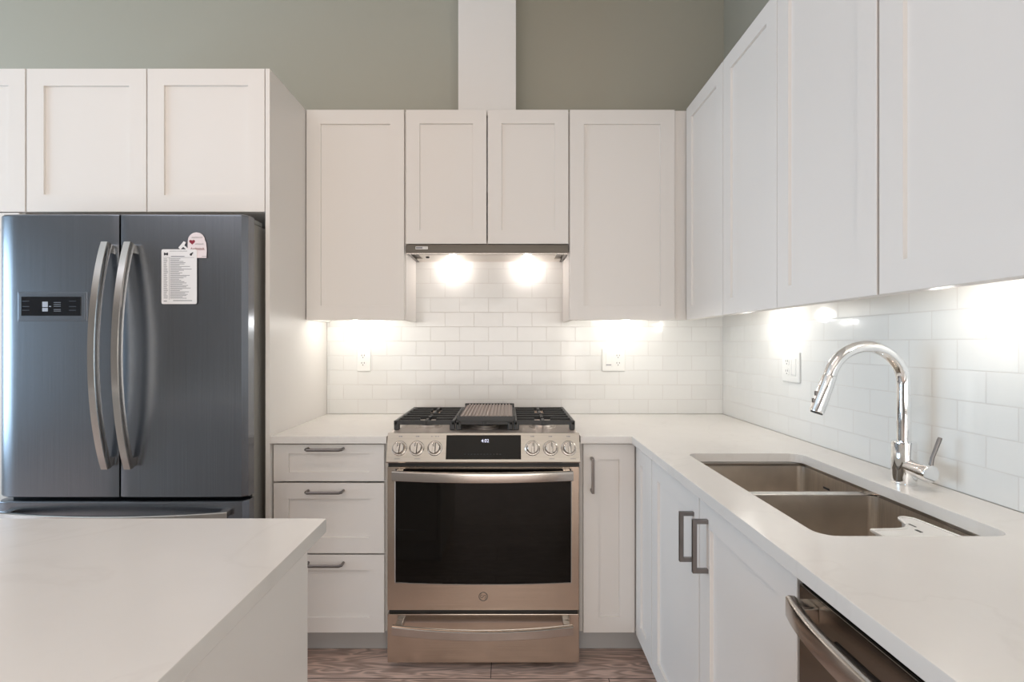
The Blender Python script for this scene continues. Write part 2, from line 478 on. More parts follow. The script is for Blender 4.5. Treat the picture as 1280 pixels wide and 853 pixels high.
# cabinets over the fridge, tall end panel, pantry
FZ0 = 1.806
YF = 2.0
cabinet('over_fridge_cabinet', 'white two door cabinet directly above the refrigerator', (-1.913, YF), 0, .949, YW - YF - .023, FZ0, UZ1,
        [dict(x=(.002, .4775), z=(FZ0, UZ1), stile=.068), dict(x=(.4815, .947), z=(FZ0, UZ1), stile=.066)])
bm = nb(); box(bm, -.9630, -.9455, YF, YW - .001, 0, UZ1, .001)
o = obj('end_panel', bm, M['cabinet']); tag(o, 'tall white end panel right of the refrigerator', 'panel')
t = cabinet('pantry_cabinet', 'white pantry cabinet cut by the left edge above the refrigerator', (-2.415, YF), 0, .50, YW - YF - .023, .12, UZ1,
            [dict(x=(.003, .498), z=(FZ0, UZ1), stile=.066), dict(x=(.003, .475), z=(.125, FZ0 - .004), stile=.066)], is_base=True, cx1=.481)

# base cabinets, back wall
YBF = 2.02
BZ1 = .885
BD = YW - (YBF + DT + .001) - .001
bs = .060
cabinet('drawer_cabinet', 'white three drawer base cabinet left of the range', (-.945, YBF), 0, .462, BD, .118, BZ1,
        [dict(x=(.005, .449), z=(.730, .878), stile=bs, rail=.036, kind='drawer', pull=(.215, .862, .141, False)),
         dict(x=(.005, .449), z=(.441, .7225), stile=bs, rail=.062, kind='drawer', pull=(.215, .693, .141, False)),
         dict(x=(.005, .449), z=(.123, .434), stile=bs, rail=.060, kind='drawer', pull=(.215, .404, .141, False))], is_base=True)
cabinet('base_cabinet', 'narrow white base cabinet with one vertical handle right of the range', (.289, YBF), 0, .25, BD, .118, BZ1,
        [dict(x=(.013, .2195), z=(.123, .880), stile=.062, pull=(.046, .760, .138, True))], is_base=True, cx1=.24, tw=.319)
# base cabinets, right wall
XB = .51
RBD = XW - (XB + DT + .001) - .001
cabinet('base_cabinet', 'slim white base cabinet in the corner beside the sink cabinet', (XB, 2.018), RZ, .226, RBD, .118, BZ1,
        [dict(x=(.012, .224), z=(.123, .880), stile=.064)], is_base=True)
t = thing('sink_cabinet', 'white two door base cabinet under the sink', 'cabinet', (XB, 1.7895, 0), RZ)
bm = nb(); w = .901
box(bm, 0, .018, .021, .021 + RBD, .118, BZ1); box(bm, w - .018, w, .021, .021 + RBD, .118, BZ1)
box(bm, .018, w - .018, .021, .021 + RBD, .118, .136); box(bm, .018, w - .018, .021, .039, BZ1 - .09, BZ1)
obj('carcass', bm, M['cabinet'], t); toe(t, w)
bm = nb(); shaker(bm, .002, .4405, .123, .880, .066); o = obj('door', bm, M['cabinet'], t); pull(o, .404, .753, .137, True)
bm = nb(); shaker(bm, .4465, .899, .123, .880, .068); o = obj('door', bm, M['cabinet'], t); pull(o, .502, .766, .137, True)
cabinet('base_cabinet', 'white base cabinet beyond the dishwasher nearest the viewer', (XB, .279), RZ, .59, RBD, .118, BZ1,
        [dict(x=(.002, .588), z=(.123, .880))], is_base=True)

# ------------------------------------------------------------------ worktops
CZ0, CZ1 = .886, .915
def slab(outer, holes, z0, z1, bev=.0018):
    bm = nb(); loops = []
    for lp in [outer] + holes:
        vs = [bm.verts.new((p[0], p[1], z1)) for p in lp]
        es = [bm.edges.new((vs[i], vs[(i + 1) % len(vs)])) for i in range(len(vs))]
        loops += es
    r = bmesh.ops.triangle_fill(bm, use_beauty=True, use_dissolve=False, edges=loops)
    top = bm.faces[:]
    bmesh.ops.recalc_face_normals(bm, faces=top)
    if top[0].normal.z < 0: bmesh.ops.reverse_faces(bm, faces=top)
    ex = bmesh.ops.extrude_face_region(bm, geom=top, use_keep_orig=True)
    for v in [g for g in ex['geom'] if isinstance(g, bmesh.types.BMVert)]: v.co.z = z0
    bmesh.ops.recalc_face_normals(bm, faces=bm.faces[:])
    es = [e for e in bm.edges if len(e.link_faces) == 2 and e.calc_face_angle(0) > 1.2 and all(abs(v.co.z - z1) < 1e-5 or True for v in e.verts)
          and abs(e.verts[0].co.z - e.verts[1].co.z) < 1e-5]
    bmesh.ops.bevel(bm, geom=es, offset=bev, segments=2, profile=0.5, affect='EDGES')
    return bm
HX0, HX1, HY0, HY1 = .600, .975, .967, 1.690
hole = [(p[0], p[1]) for p in rrect(HX0, HX1, HY0, HY1, .036, 0, 6)]
bm = slab([(.2875, 2.6305), (.2875, 1.996), (.490, 1.996), (.490, -.32), (XW - .0095, -.32), (XW - .0095, 2.6305)], [hole], CZ0, CZ1)
o = obj('quartz_worktop', bm, M['quartz'], angle=25); tag(o, 'long L shaped white quartz worktop holding the sink and faucet', 'countertop')
bm = nb(); box(bm, -.9450, -.4815, 1.996, 2.6305, CZ0, CZ1, .0018)
o = obj('quartz_worktop', bm, M['quartz']); tag(o, 'short white quartz worktop left of the range above the drawers', 'countertop')

# island
t = thing('kitchen_island', 'white kitchen island with pale quartz top at lower left', 'kitchen island', (-1.30, .61, 0))
bm = nb(); box(bm, -.95, .917, -.46, .454, CZ0, CZ1, .002)
obj('island_top', bm, M['quartz'], t)
bm = nb(); box(bm, -.93, .885, -.44, .360, .0, CZ0 - .001); obj('island_body', bm, M['cabinet'], t)
bm = nb(); box(bm, .8855, .905, -.44, .384, 0, CZ0 - .001, .001); obj('end_panel', bm, M['cabinet'], t)
for k in range(4):
    bm = nb(); shaker(bm, .003, .447, .12, .878, .062); o = obj('door', bm, M['cabinet'], t)
    o.rotation_euler = (0, 0, PI); o.location = (.884 - k * .45, .382, 0)

# ------------------------------------------------------------------ refrigerator
FX0, FX1, FXC, FYD = -1.911, -.975, -1.443, 1.873
fr = thing('refrigerator', 'stainless steel french door refrigerator with bottom freezer', 'refrigerator', (FXC, FYD, 0))
def rel(x): return x - FXC
W2 = (FX1 - FX0) / 2
def door_profile(x0, x1, outer):   # plan outline, front bulges a little, outer edge rolls back
    pts = []
    n = 26
    for k in range(n + 1):
        x = x0 + (x1 - x0) * k / n
        s = 1.0 - (x - x0) / (x1 - x0) if outer < 0 else (x - x0) / (x1 - x0)   # 1 at outer edge
        pts.append((x, .004 * s * s + (.022 if outer < 0 else .014) * max(0, (s - (.83 if outer < 0 else .955)) / (.17 if outer < 0 else .045)) ** 2.6))
    return pts
def fridge_door(x0, x1, z0, z1, outer, name='door', both=False):
    bm = nb(); r = .006
    if both:
        fp = []
        n = 60
        for k in range(n + 1):
            x = x0 + (x1 - x0) * k / n; s = abs(2 * k / n - 1)
            fp.append((x, .004 * s * s + .020 * max(0, (s - .94) / .06) ** 2.6))
    else: fp = door_profile(x0, x1, outer)
    fp[0] = (fp[0][0], fp[0][1] + .002); fp[-1] = (fp[-1][0], fp[-1][1] + .002)
    pts = fp + [(x1, .062), (x0, .062)]
    def lp(z, g): return [((p[0]), p[1] + (g if i < len(fp) else 0), z) for i, p in enumerate(pts)]
    loft(bm, [lp(z0, .005), lp(z0 + .003, .001), lp(z0 + .008, 0), lp(z1 - .008, 0), lp(z1 - .003, .001), lp(z1, .005)])
    return obj(name, bm, M['fridge'], fr, angle=30)
ld = fridge_door(-W2, -.0035, .709, 1.765, -1)
rd = fridge_door(.0035, W2, .709, 1.765, 1)
fz = fridge_door(-W2, W2, .06, .695, 0, 'freezer_drawer', True)
bm = nb()
box(bm, -W2 + .010, W2 - .010, .076, .72, .02, 1.748, .004)
obj('body', bm, M['fridge_side'], fr)
bm = nb(); box(bm, -W2 + .014, W2 - .014, .060, .078, .03, 1.745); obj('door_gasket', bm, M['black'], fr)
for s in (-1, 1):
    bm = nb(); box(bm, s * (W2 - .05) - .035, s * (W2 - .05) + .035, .02, .16, 1.7495, 1.769, .004); obj('hinge_cover', bm, M['fridge_side'], fr)
for s in (-1, 1):
    for yy in (.12, .66):
        bm = nb(); lathe(bm, [(.02, 0), (.02, .02)], (s * (W2 - .08), yy, 0)); obj('foot', bm, M['black'], fr)
def bow(n, a, b, out, x, zfun=None):
    pts = []
    for k in range(n + 1):
        s = k / n
        pts.append((x, -.018 - out * (1 - (2 * s - 1) ** 2) ** .9, a + (b - a) * s))
    return pts
def strap(bm, path, w, th, axis='x'):
    """flat bar swept along a path lying in the yz plane (axis x) or xy plane (axis z); w is across"""
    loops = []
    P = [Vector(p) for p in path]
    for i, p in enumerate(P):
        t = (P[min(i + 1, len(P) - 1)] - P[max(i - 1, 0)]).normalized()
        side = Vector((1, 0, 0)) if axis == 'x' else Vector((0, 0, 1))
        nr = t.cross(side).normalized()
        q = []
        for a, b in ((1, .55), (.8, 1), (-.8, 1), (-1, .55), (-1, -.55), (-.8, -1), (.8, -1), (1, -.55)):
            q.append(p + side * a * w / 2 + nr * b * th / 2)
        loops.append(q)
    return loft(bm, loops)
for d, x in ((ld, -.034), (rd, .050)):
    bm = nb(); strap(bm, bow(28, .826, 1.652, .060, x), .029, .026)
    for z in (.845, 1.633): box(bm, x - .011, x + .011, -.022, .004, z - .016, z + .016, .002)
    obj('handle', bm, M['bar'], d)
bm = nb()
pts = []
for k in range(29):
    s = k / 28; pts.append((-.43 + .84 * s, -.018 - .052 * (1 - (2 * s - 1) ** 2) ** .9, .651))
strap(bm, pts, .026, .015, 'z')
for x in (-.41, .39): box(bm, x - .015, x + .015, -.022, .004, .640, .662, .002)
obj('handle', bm, M['bar'], fz)
# dispenser-less control display on the left door
dx0, dx1 = rel(-1.820), rel(-1.563)
dp = nb(); box(dp, dx0, dx1, -.003, .01, 1.367, 1.475, .002)
# recessed frame look: raised rim
box(dp, dx0 + .006, dx1 - .006, -.0045, .004, 1.373, 1.469, .001)
dpo = obj('display_panel', dp, M['fridge'], ld)
bm = nb(); box(bm, rel(-1.804), rel(-1.583), -.0065, .0, 1.386, 1.457, .001); sc_ = obj('screen', bm, M['screen'], dpo)
for nm, mm, rects in (('display_icons', M['icon'], [(-1.724, -1.704, 1.418, 1.438), (-1.724, -1.704, 1.402, 1.415), (-1.699, -1.692, 1.419, 1.422)]),):
    for a, b, c, d in rects:
        bm = nb(); box(bm, rel(a), rel(b), -.0075, -.006, c, d); obj('display_icon', bm, mm, dpo)
    for a in (-1.798, -1.625):
        for z in (1.405, 1.419, 1.439):
            bm = nb(); box(bm, rel(a), rel(a + .025), -.0072, -.006, z, z + .0025); obj('button_print', bm, M['dimicon'], dpo)
    for z in (1.402, 1.408, 1.420, 1.427, 1.434):
        bm = nb(); box(bm, rel(-1.682), rel(-1.656), -.0072, -.006, z, z + .0022); obj('button_print', bm, M['dimicon2'], dpo)
# paper schedule and heart card held on the right door
yd = FYD - .0012
t = thing('notice_sheet', 'white printed schedule sheet stuck on the right refrigerator door', 'paper', (-1.219, yd - .0035, 1.531))
bm = nb(); loft(bm, [[(p[0], .0012, p[1]) for p in [(q[0], q[1]) for q in rrect(-.0655, .0655, -.1015, .1015, .006, 0, 3)]], [(q[0], -.0003, q[1]) for q in rrect(-.0655, .0655, -.1015, .1015, .006, 0, 3)]])
obj('sheet', bm, M['paper'], t)
bm = nb()
z = .065
while z > -.082:
    box(bm, -.057, -.047 + .006 * random.random(), -.0008, -.0003, z, z + .0016)
    L = random.uniform(.03, .082)
    box(bm, -.033, -.033 + L, -.0008, -.0003, z, z + .0018)
    z -= .0047
box(bm, -.0575, .055, -.0008, -.0003, .0705, .0715)
box(bm, -.037, -.0362, -.0008, -.0003, -.085, .071)
box(bm, -.03, .02, -.0008, -.0003, .074, .0765); box(bm, -.035, .03, -.0008, -.0003, .094, .0955)
box(bm, -.022, .048, -.0008, -.0003, -.090, -.0875); box(bm, -.057, -.045, -.0008, -.0003, -.092, -.089)
obj('printed_lines', bm, M['ink'], t)
bm = nb()
loft(bm, [[(a, y, b) for a, b in [(-.056, .079), (-.052, .079), (-.049, .082), (-.046, .079), (-.041, .079), (-.041, .089), (-.045, .089), (-.049, .086), (-.052, .089), (-.056, .089)]] for y in (-.0009, -.0003)])
obj('bow_mark', bm, M['blackink'], t)
bm = nb(); lathe(bm, [(.0001, -.0009), (.0045, -.0009), (.0045, -.0003), (.0001, -.0003)], (.044, 0, .082), 'y', 14)
prism(bm, [(.044, .082), (.052, .086), (.052, .091), (.042, .086)], -.0009, -.0003)
obj('leaf_mark', bm, M['blackink'], t)
t = thing('heart_card', 'small pink rounded card with a dark red heart above the schedule sheet', 'card', (-1.155, yd - .0012, 1.648))
arch = [(.036, -.047), (.037, -.015), (.034, .012)]
for k in range(9):
    a = k / 8 * PI; arch.append((-.001 + .032 * math.cos(a), .016 + .032 * math.sin(a)))
arch += [(-.034, -.047)]
bm = nb(); loft(bm, [[(a, y, b) for a, b in arch] for y in (.001, -.001)])
obj('card', bm, M['card'], t)
bm = nb()
arm = [(-.028, -.026), (-.024, -.021), (-.046, .000), (-.040, .010), (-.048, .015), (-.068, -.009), (-.060, -.016), (-.050, -.006)]
prism(bm, arm, -.0008, .0008)
obj('arm', bm, M['paper'], t, label='white paper arm sticking out to the left')
bm = nb(); hp = []
for k in range(24):
    a = 2 * PI * k / 24
    hp.append((-.0165 + .00075 * 16 * math.sin(a) ** 3 * .9, .012 + .00075 * (13 * math.cos(a) - 5 * math.cos(2 * a) - 2 * math.cos(3 * a) - math.cos(4 * a)) * .85))
loft(bm, [[(a, y, b) for a, b in hp] for y in (-.0017, -.0009)]); obj('heart', bm, M['red'], t)
def scribble(x0, x1, z, h, r, seed):
    rr = random.Random(seed); bm = nb(); x = x0; pts = []
    up = 0
    while x < x1:
        pts.append((x, -.0012, z + (h if up else 0) * rr.uniform(.7, 1))); up = 1 - up; x += rr.uniform(.0022, .004)
    tube(bm, pts, r, 5); return bm
obj('handwriting', scribble(-.018, .022, .026, .006, .0007, 3), M['ink'], t, label='grey pencil line at the top')
obj('handwriting', scribble(-.004, .028, .002, .005, .0008, 4), M['ink'], t, label='grey pencil line beside the heart')
obj('handwriting', scribble(-.022, .030, -.018, .009, .0012, 5), M['brownred'], t, label='red brown lettering across the middle')
obj('handwriting', scribble(.020, .038, -.042, .002, .0007, 6), M['ink'], t)

# ------------------------------------------------------------------ range
RX0, RX1 = -.474, .280
RXC = (RX0 + RX1) / 2
YD = 1.975
rg = thing('gas_range', 'stainless steel slide in gas range with six knobs', 'range', (RXC, YD, 0))
HW = (RX1 - RX0) / 2
bm = nb(); box(bm, -HW + .004, HW - .004, .045, .62, .035, .90, .002); obj('body', bm, M['fridge_side'], rg)
# cooktop deck with front lip
bm = nb(); box(bm, -HW, HW, .034, .63, .900, .926, .003); obj('cooktop', bm, M['deck'], rg)
bm = nb(); box(bm, -HW + .03, HW - .03, .60, .63, .9265, .940, .003); obj('rear_vent_trim', bm, M['steel'], rg)
# control panel, slanted
cpn = nb()
prof = [(-.010, .817), (-.012, .822), (.020, .9285), (.034, .9285), (.045, .90), (.045, .817)]
loft(cpn, [[(x, a, b) for a, b in prof] for x in (-HW - .001, HW + .001)])
cp = obj('control_panel', cpn, M['panel_steel'], rg, angle=20)
tilt = math.atan2(.032, .1065)
def on_panel(px, z):   # point on the slanted face
    s = (z - .822) / .1065
    return Vector((px - RXC, -.012 + .032 * s, z))
nrm = Vector((0, -math.cos(tilt), math.sin(tilt)))
PR = Matrix.Rotation(-tilt, 4, 'X')     # local -Y becomes the panel normal (pointing out and up)
def panel_obj(name, bm, m, px, z, parent, off=0.0, **k):
    p = on_panel(px, z) + nrm * off
    o = obj(name, bm, m, parent, **k)
    o.matrix_local = Matrix.Translation(p) @ PR
    return o
bm = nb(); box(bm, -.147, .147, -.003, .001, -.047, .047, .0015)
disp = panel_obj('display', bm, M['glass'], -.096, .8755, cp)
me = add_text('clock_digits', '4:02', .018, M['digit'], disp, (.006, -.0035, .024), (PI / 2, 0, 0))
bm = nb()
for k in range(12): box(bm, -.075 + k * .0125, -.068 + k * .0125, -.0034, -.0028, -.028, -.0262)
obj('touch_marks', bm, M['dimicon'], disp)
def knob(px, z, turn):
    bm = nb(); lathe(bm, [(.0295, 0), (.0295, -.006), (.027, -.008), (.001, -.008)], (0, 0, 0), 'y', 32)
    k = panel_obj('knob', bm, M['bar'], px, z, cp)
    bm = nb(); lathe(bm, [(.0245, -.0085), (.0235, -.026), (.0215, -.032), (.019, -.034), (.001, -.034)], (0, 0, 0), 'y', 32)
    # raised grip across the dial
    box(bm, -.0055, .0055, -.044, -.030, -.021, .021, .002)
    d = obj('dial', bm, M['bar'], k); d.rotation_euler = (0, turn, 0)
    bm = nb(); box(bm, -.0014, .0014, -.0448, -.0438, .004, .019); box(bm, .0058, .0072, -.0349, -.0338, -.018, .018); q = obj('pointer', bm, M['slot'], k); q.rotation_euler = (0, turn, 0)
    return k
for px, tn in ((-.4245, .1), (-.3575, .05), (-.2865, 0), (.0955, 0), (.1665, 0), (.2375, 0)):
    knob(px, .871, tn)
for px in (-.4245, -.3575, -.2865, .0955, .1665, .2375):
    bm = nb()
    w = .016 if px == -.2865 else .006
    for dx in (-w, 0, w * .6):
        box(bm, px + .097 + dx, px + .097 + dx + .004, -.0006, .0002, .040, .0438)
    panel_obj('knob_print', bm, M['ink'], -.097, .8755, cp, off=.0004)
for px in (-.444, -.365, .160, .243):
    bm = nb(); box(bm, px + .097, px + .119, -.0006, .0002, -.0455, -.0435)
    panel_obj('setting_print', bm, M['ink'], -.097, .8755, cp, off=.0004)
# gap under the panel
bm = nb(); box(bm, -HW + .002, HW - .002, .012, .045, .795, .816); obj('vent_gap', bm, M['black'], rg)
# oven door
bm = nb(); dw0, dw1, dz0, dz1 = -HW + .002, HW - .002, .238, .799
wx0, wx1, wz0, wz1 = -.442 - RXC, .248 - RXC, .345, .791
O = [(dw0, dz0), (dw1, dz0), (dw1, dz1), (dw0, dz1)]
n_ = 10
I = [(wx0 + (wx1 - wx0) * k / n_, wz0 - .008 * (1 - (2 * k / n_ - 1) ** 2)) for k in range(n_ + 1)] + [(wx1, wz1), (wx0, wz1)]
def ringv(pts, y): return [bm.verts.new((p[0], y, p[1])) for p in pts]
ob_, of_ = ringv(O, .043), ringv(O, 0)
inf, inb = ringv(I, 0), ringv(I, .004)
for j in range(4): bm.faces.new([ob_[j], ob_[(j + 1) % 4], of_[(j + 1) % 4], of_[j]])
for j in range(len(I)): bm.faces.new([inf[j], inf[(j + 1) % len(I)], inb[(j + 1) % len(I)], inb[j]])
bm.faces.new(ob_[::-1])
# front frame: bottom, right, top, left
bm.faces.new([of_[0], of_[1]] + inf[n_::-1])
bm.faces.new([of_[1], of_[2], inf[n_ + 1], inf[n_]])
bm.faces.new([of_[2], of_[3], inf[n_ + 2], inf[n_ + 1]])
bm.faces.new([of_[3], of_[0], inf[0], inf[n_ + 2]])
od = obj('oven_door', bm, M['steel'], rg, angle=20)
bm = nb(); prism(bm, I, .0025, .006); obj('window', bm, M['glass'], od)
bm = nb()
tube(bm, [(p[0], -.0002, p[1]) for p in I[:n_ + 1]], .0022, 6)
tube(bm, [(wx0, -.0002, wz0), (wx0, -.0002, wz1)], .0018, 6); tube(bm, [(wx1, -.0002, wz0), (wx1, -.0002, wz1)], .0018, 6)
obj('window_trim', bm, M['bar'], od)
def range_handle(parent, z, w, bowy, sag, name='handle'):
    bm = nb(); pts = []
    for k in range(25):
        s = k / 24; e = 1 - (2 * s - 1) ** 2
        pts.append((-.345 + .69 * s, -.048 - bowy * e, z - sag * e))
    strap(bm, pts, w, .020, 'z')
    for x in (-.325, .325): box(bm, x - .014, x + .014, -.045, -.001, z - w * .35, z + w * .35, .003)
    return obj(name, bm, M['bar'], parent, angle=50)
range_handle(od, .777, .038, .022, .003)
# emblem
bm = nb(); c = (.0, -.0005, .291)
def ring_t(R, r, a0=0, a1=2 * PI, cx=0, cz=0, n=26):
    return [(c[0] + cx + R * math.cos(a0 + (a1 - a0) * k / n), c[1], c[2] + cz + R * math.sin(a0 + (a1 - a0) * k / n)) for k in range(n + 1)]
tube(bm, ring_t(.0165, 0), .0014, 6)
tube(bm, ring_t(.0055, 0, PI * .3, PI * 1.9, -.006, .001, 14), .001, 6)
tube(bm, ring_t(.0055, 0, -PI * .6, PI * 1.0, .006, -.001, 14), .001, 6)
for a in (.25, .75, 1.25, 1.75): tube(bm, ring_t(.0045, 0, a * PI - 1, a * PI + 1, .011 * math.cos(a * PI), .011 * math.sin(a * PI), 8), .0008, 5)
obj('emblem', bm, M['emblem'], od, label='small round script emblem')
bm = nb(); box(bm, -HW + .006, HW - .006, .012, .045, .222, .238); obj('door_gap', bm, M['black'], rg)
# drawer
bm = nb(); box(bm, -HW + .001, HW - .001, .0, .043, .031, .222, .003); dr = obj('drawer', bm, M['steel'], rg)
bm = nb()   # scooped recess behind the handle
pts_t = [(-.31 + .62 * k / 16, .2195 - .002) for k in range(17)]
prism(bm, [(-.335, .2165), (-.335, .205), (-.31, .188), (.31, .188), (.335, .205), (.335, .2165)], -.0008, .002)
obj('recess_plate', bm, M['bar'], dr)
range_handle(dr, .187, .036, .020, .010)
for sx in (-1, 1):
    for yy in (.09, .57):
        bm = nb(); lathe(bm, [(.018, 0), (.018, .006), (.010, .008), (.010, .036)], (sx * (HW - .06), yy, 0)); obj('foot', bm, M['black'], rg)
# burners
YR = lambda y: y - YD
def burner(bx, by, r, oval=1.0):
    bm = nb(); z0 = .9262
    lathe(bm, [(r * 1.55, z0 - .0002), (r * 1.5, z0 + .003), (r * 1.25, z0 + .0045), (r * 1.15, z0 + .012), (r * .6, z0 + .013)], (bx, by, 0), 'z', 30)
    b_ = obj('burner', bm, M['deck'], rg)
    bm = nb(); lathe(bm, [(r * 1.12, z0 + .0132), (r * 1.15, z0 + .018), (r * 1.0, z0 + .022), (.001, z0 + .0225)], (bx, by, 0), 'z', 30)
    obj('burner_cap', bm, M['iron'], b_)
BX = .243
for bx in (-BX, BX):
    for by in (2.16, 2.40): burner(bx, YR(by), .036 if by < 2.3 else .030)
burner(0, YR(2.15), .038)
burner(0, YR(2.40), .030)
# grates
def grate(x0, x1, cx):
    bm = nb(); y0, y1 = YR(2.070), YR(2.515); zt = .9655; th = .017; w = .006
    def b2(a, b, c, d, za=zt - th, zb=zt): box(bm, a, b, c, d, za, zb, .0015, 1)
    b2(x0, x0 + .013, y0, y1); b2(x1 - .013, x1, y0, y1)
    ns = 7
    cs = [YR(2.16), YR(2.40)] 
    for k in range(ns):
        y = y0 + .008 + (y1 - y0 - .016) * k / (ns - 1)
        near = min(abs(y - c_) for c_ in cs)
        if k in (0, ns - 1) or near > .055: b2(x0 + .01, x1 - .01, y - w, y + w)
        else:
            g = .034 if near < .03 else .022
            b2(x0 + .01, cx - g, y - w, y + w); b2(cx + g, x1 - .01, y - w, y + w)
    for c_ in cs:
        b2(cx - w, cx + w, c_ - .095, c_ - .020); b2(cx - w, cx + w, c_ + .020, c_ + .095)
    for (a, b) in ((x0, y0), (x1 - .022, y0), (x0, y1 - .022), (x1 - .022, y1 - .022)):
        box(bm, a, a + .022, b, b + .022, .9265, zt - .004, .003, 1)
    o = obj('grate', bm, M['iron'], rg)
    return o
grate(-.372, -.121, -BX); grate(-.117, .117, 0); grate(.121, .372, BX)
# griddle resting on the middle grate
gx0, gx1, gy0, gy1 = -.200, .020, 2.055, 2.475
gd = thing('griddle', 'ribbed grey brown griddle plate on the middle grate', 'griddle', ((gx0 + gx1) / 2, (gy0 + gy1) / 2, .9662))
gw, gh = (gx1 - gx0) / 2, (gy1 - gy0) / 2
bm = nb(); box(bm, -gw, gw, -gh, gh, .0, .016, .003)
for k in range(14):
    x = -gw + .014 + (2 * gw - .028) * k / 13
    box(bm, x - .0035, x + .0035, -gh + .008, gh - .008, .0155, .0215, .0012, 1)
obj('plate', bm, M['griddle'], gd)
bm = nb()
box(bm, -gw - .001, gw + .001, -gh - .007, -gh + .001, -.001, .0205, .002); box(bm, -gw - .001, gw + .001, gh - .001, gh + .006, .0, .0225, .002)
box(bm, -gw - .003, -gw + .001, -gh, gh, .0, .019, .001); box(bm, gw - .001, gw + .003, -gh, gh, .0, .019, .001)
for sx in (-1, 1):
    for sy in (-1, 1): box(bm, sx * (gw + .004) - .006, sx * (gw + .004) + .006, sy * (gh - .002) - .008, sy * (gh - .002) + .008, .003, .0225, .002)
obj('rim', bm, M['iron'], gd)

# ------------------------------------------------------------------ hood
hd = thing('range_hood', 'slim steel under cabinet range hood with two lamps', 'range hood', (-.0975, YU, 1.70))
hw = .3785
bm = nb()   # open-bottomed tray
z0, z1 = .007, .043
box(bm, -hw, hw, .012, .28, .018, z1, .001)
box(bm, -hw, -hw + .012, .012, .28, z0, .018); box(bm, hw - .012, hw, .012, .28, z0, .018)
box(bm, -hw + .012, hw - .012, .012, .03, z0, .018)
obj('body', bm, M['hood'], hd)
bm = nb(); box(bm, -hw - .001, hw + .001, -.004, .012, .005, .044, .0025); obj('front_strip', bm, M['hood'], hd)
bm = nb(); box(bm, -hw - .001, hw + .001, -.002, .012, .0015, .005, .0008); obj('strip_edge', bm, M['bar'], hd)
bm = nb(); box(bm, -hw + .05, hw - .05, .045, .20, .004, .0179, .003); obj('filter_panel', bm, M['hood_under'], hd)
bm = nb(); box(bm, -hw + .013, hw - .013, .2005, .279, .009, .0179, .001); obj('lamp_panel', bm, M['hood_under'], hd)
bm = nb(); lathe(bm, [(.009, .0039), (.009, -.001), (.007, -.002), (.001, -.002)], (-hw + .085, .10, 0), 'z', 16); obj('knob', bm, M['black'], hd)
bm = nb(); box(bm, -.3335, -.276, -.0052, -.0038, .022, .035, .0004); bd = obj('badge', bm, M['label'], hd, label='small silver maker badge')
bm = nb(); box(bm, -.3315, -.300, -.0056, -.005, .025, .032)
for k in range(3): box(bm, -.296 + k * .006, -.2925 + k * .006, -.0056, -.005, .027, .030)
obj('badge_print', bm, M['ink'], bd)
for lx in (-.186, .1985):
    bm = nb(); lathe(bm, [(.034, .0089), (.034, .004), (.029, .0035), (.027, .007)], (lx, .24, 0), 'z', 28)
    lp = obj('hood_lamp', bm, M['bar'], hd)
    bm = nb(); lathe(bm, [(.0265, .0085), (.0265, .0045), (.001, .0045)], (lx, .24, 0), 'z', 24); obj('lens', bm, M['lamp'], lp)
    d = bpy.data.lights.new('hood_light', 'POINT'); d.energy = .85; d.color = (1, .92, .88); d.shadow_soft_size = .018
    o = bpy.data.objects.new('hood_light', d); col.objects.link(o); o.parent = hd; o.location = (lx, .235, -.020)

# ------------------------------------------------------------------ under cabinet lights
puck = None
PW = (1.0, .98, .93)
def puck_light(x, y, label, power):
    t = thing('puck_light', label, 'light', (x, y, UZ0 + .040), 0, 'puck lights under the wall cabinets')
    bm = nb(); lathe(bm, [(.034, -.0005), (.034, -.007), (.029, -.009), (.028, -.006)], (0, 0, 0), 'z', 28); obj('housing', bm, M['bar'], t)
    bm = nb(); lathe(bm, [(.0275, -.0035), (.0275, -.0075), (.001, -.0075)], (0, 0, 0), 'z', 24); obj('lens', bm, M['lamp'], t)
    d = bpy.data.lights.new('puck_glow', 'POINT'); d.energy = power; d.color = PW; d.shadow_soft_size = .025
    o = bpy.data.objects.new('puck_glow', d); col.objects.link(o); o.parent = t; o.location = (0, 0, -.036)
puck_light(-.735, 2.44, 'round puck light under the wall cabinet left of the hood', 1.5)
puck_light(.575, 2.44, 'round puck light under the wall cabinet right of the hood', 1.45)
puck_light(.965, 2.03, 'round puck light under the far corner cabinet on the right wall', 1.5)
puck_light(.965, 1.12, 'round puck light under the right wall cabinets nearest the viewer', 1.15)

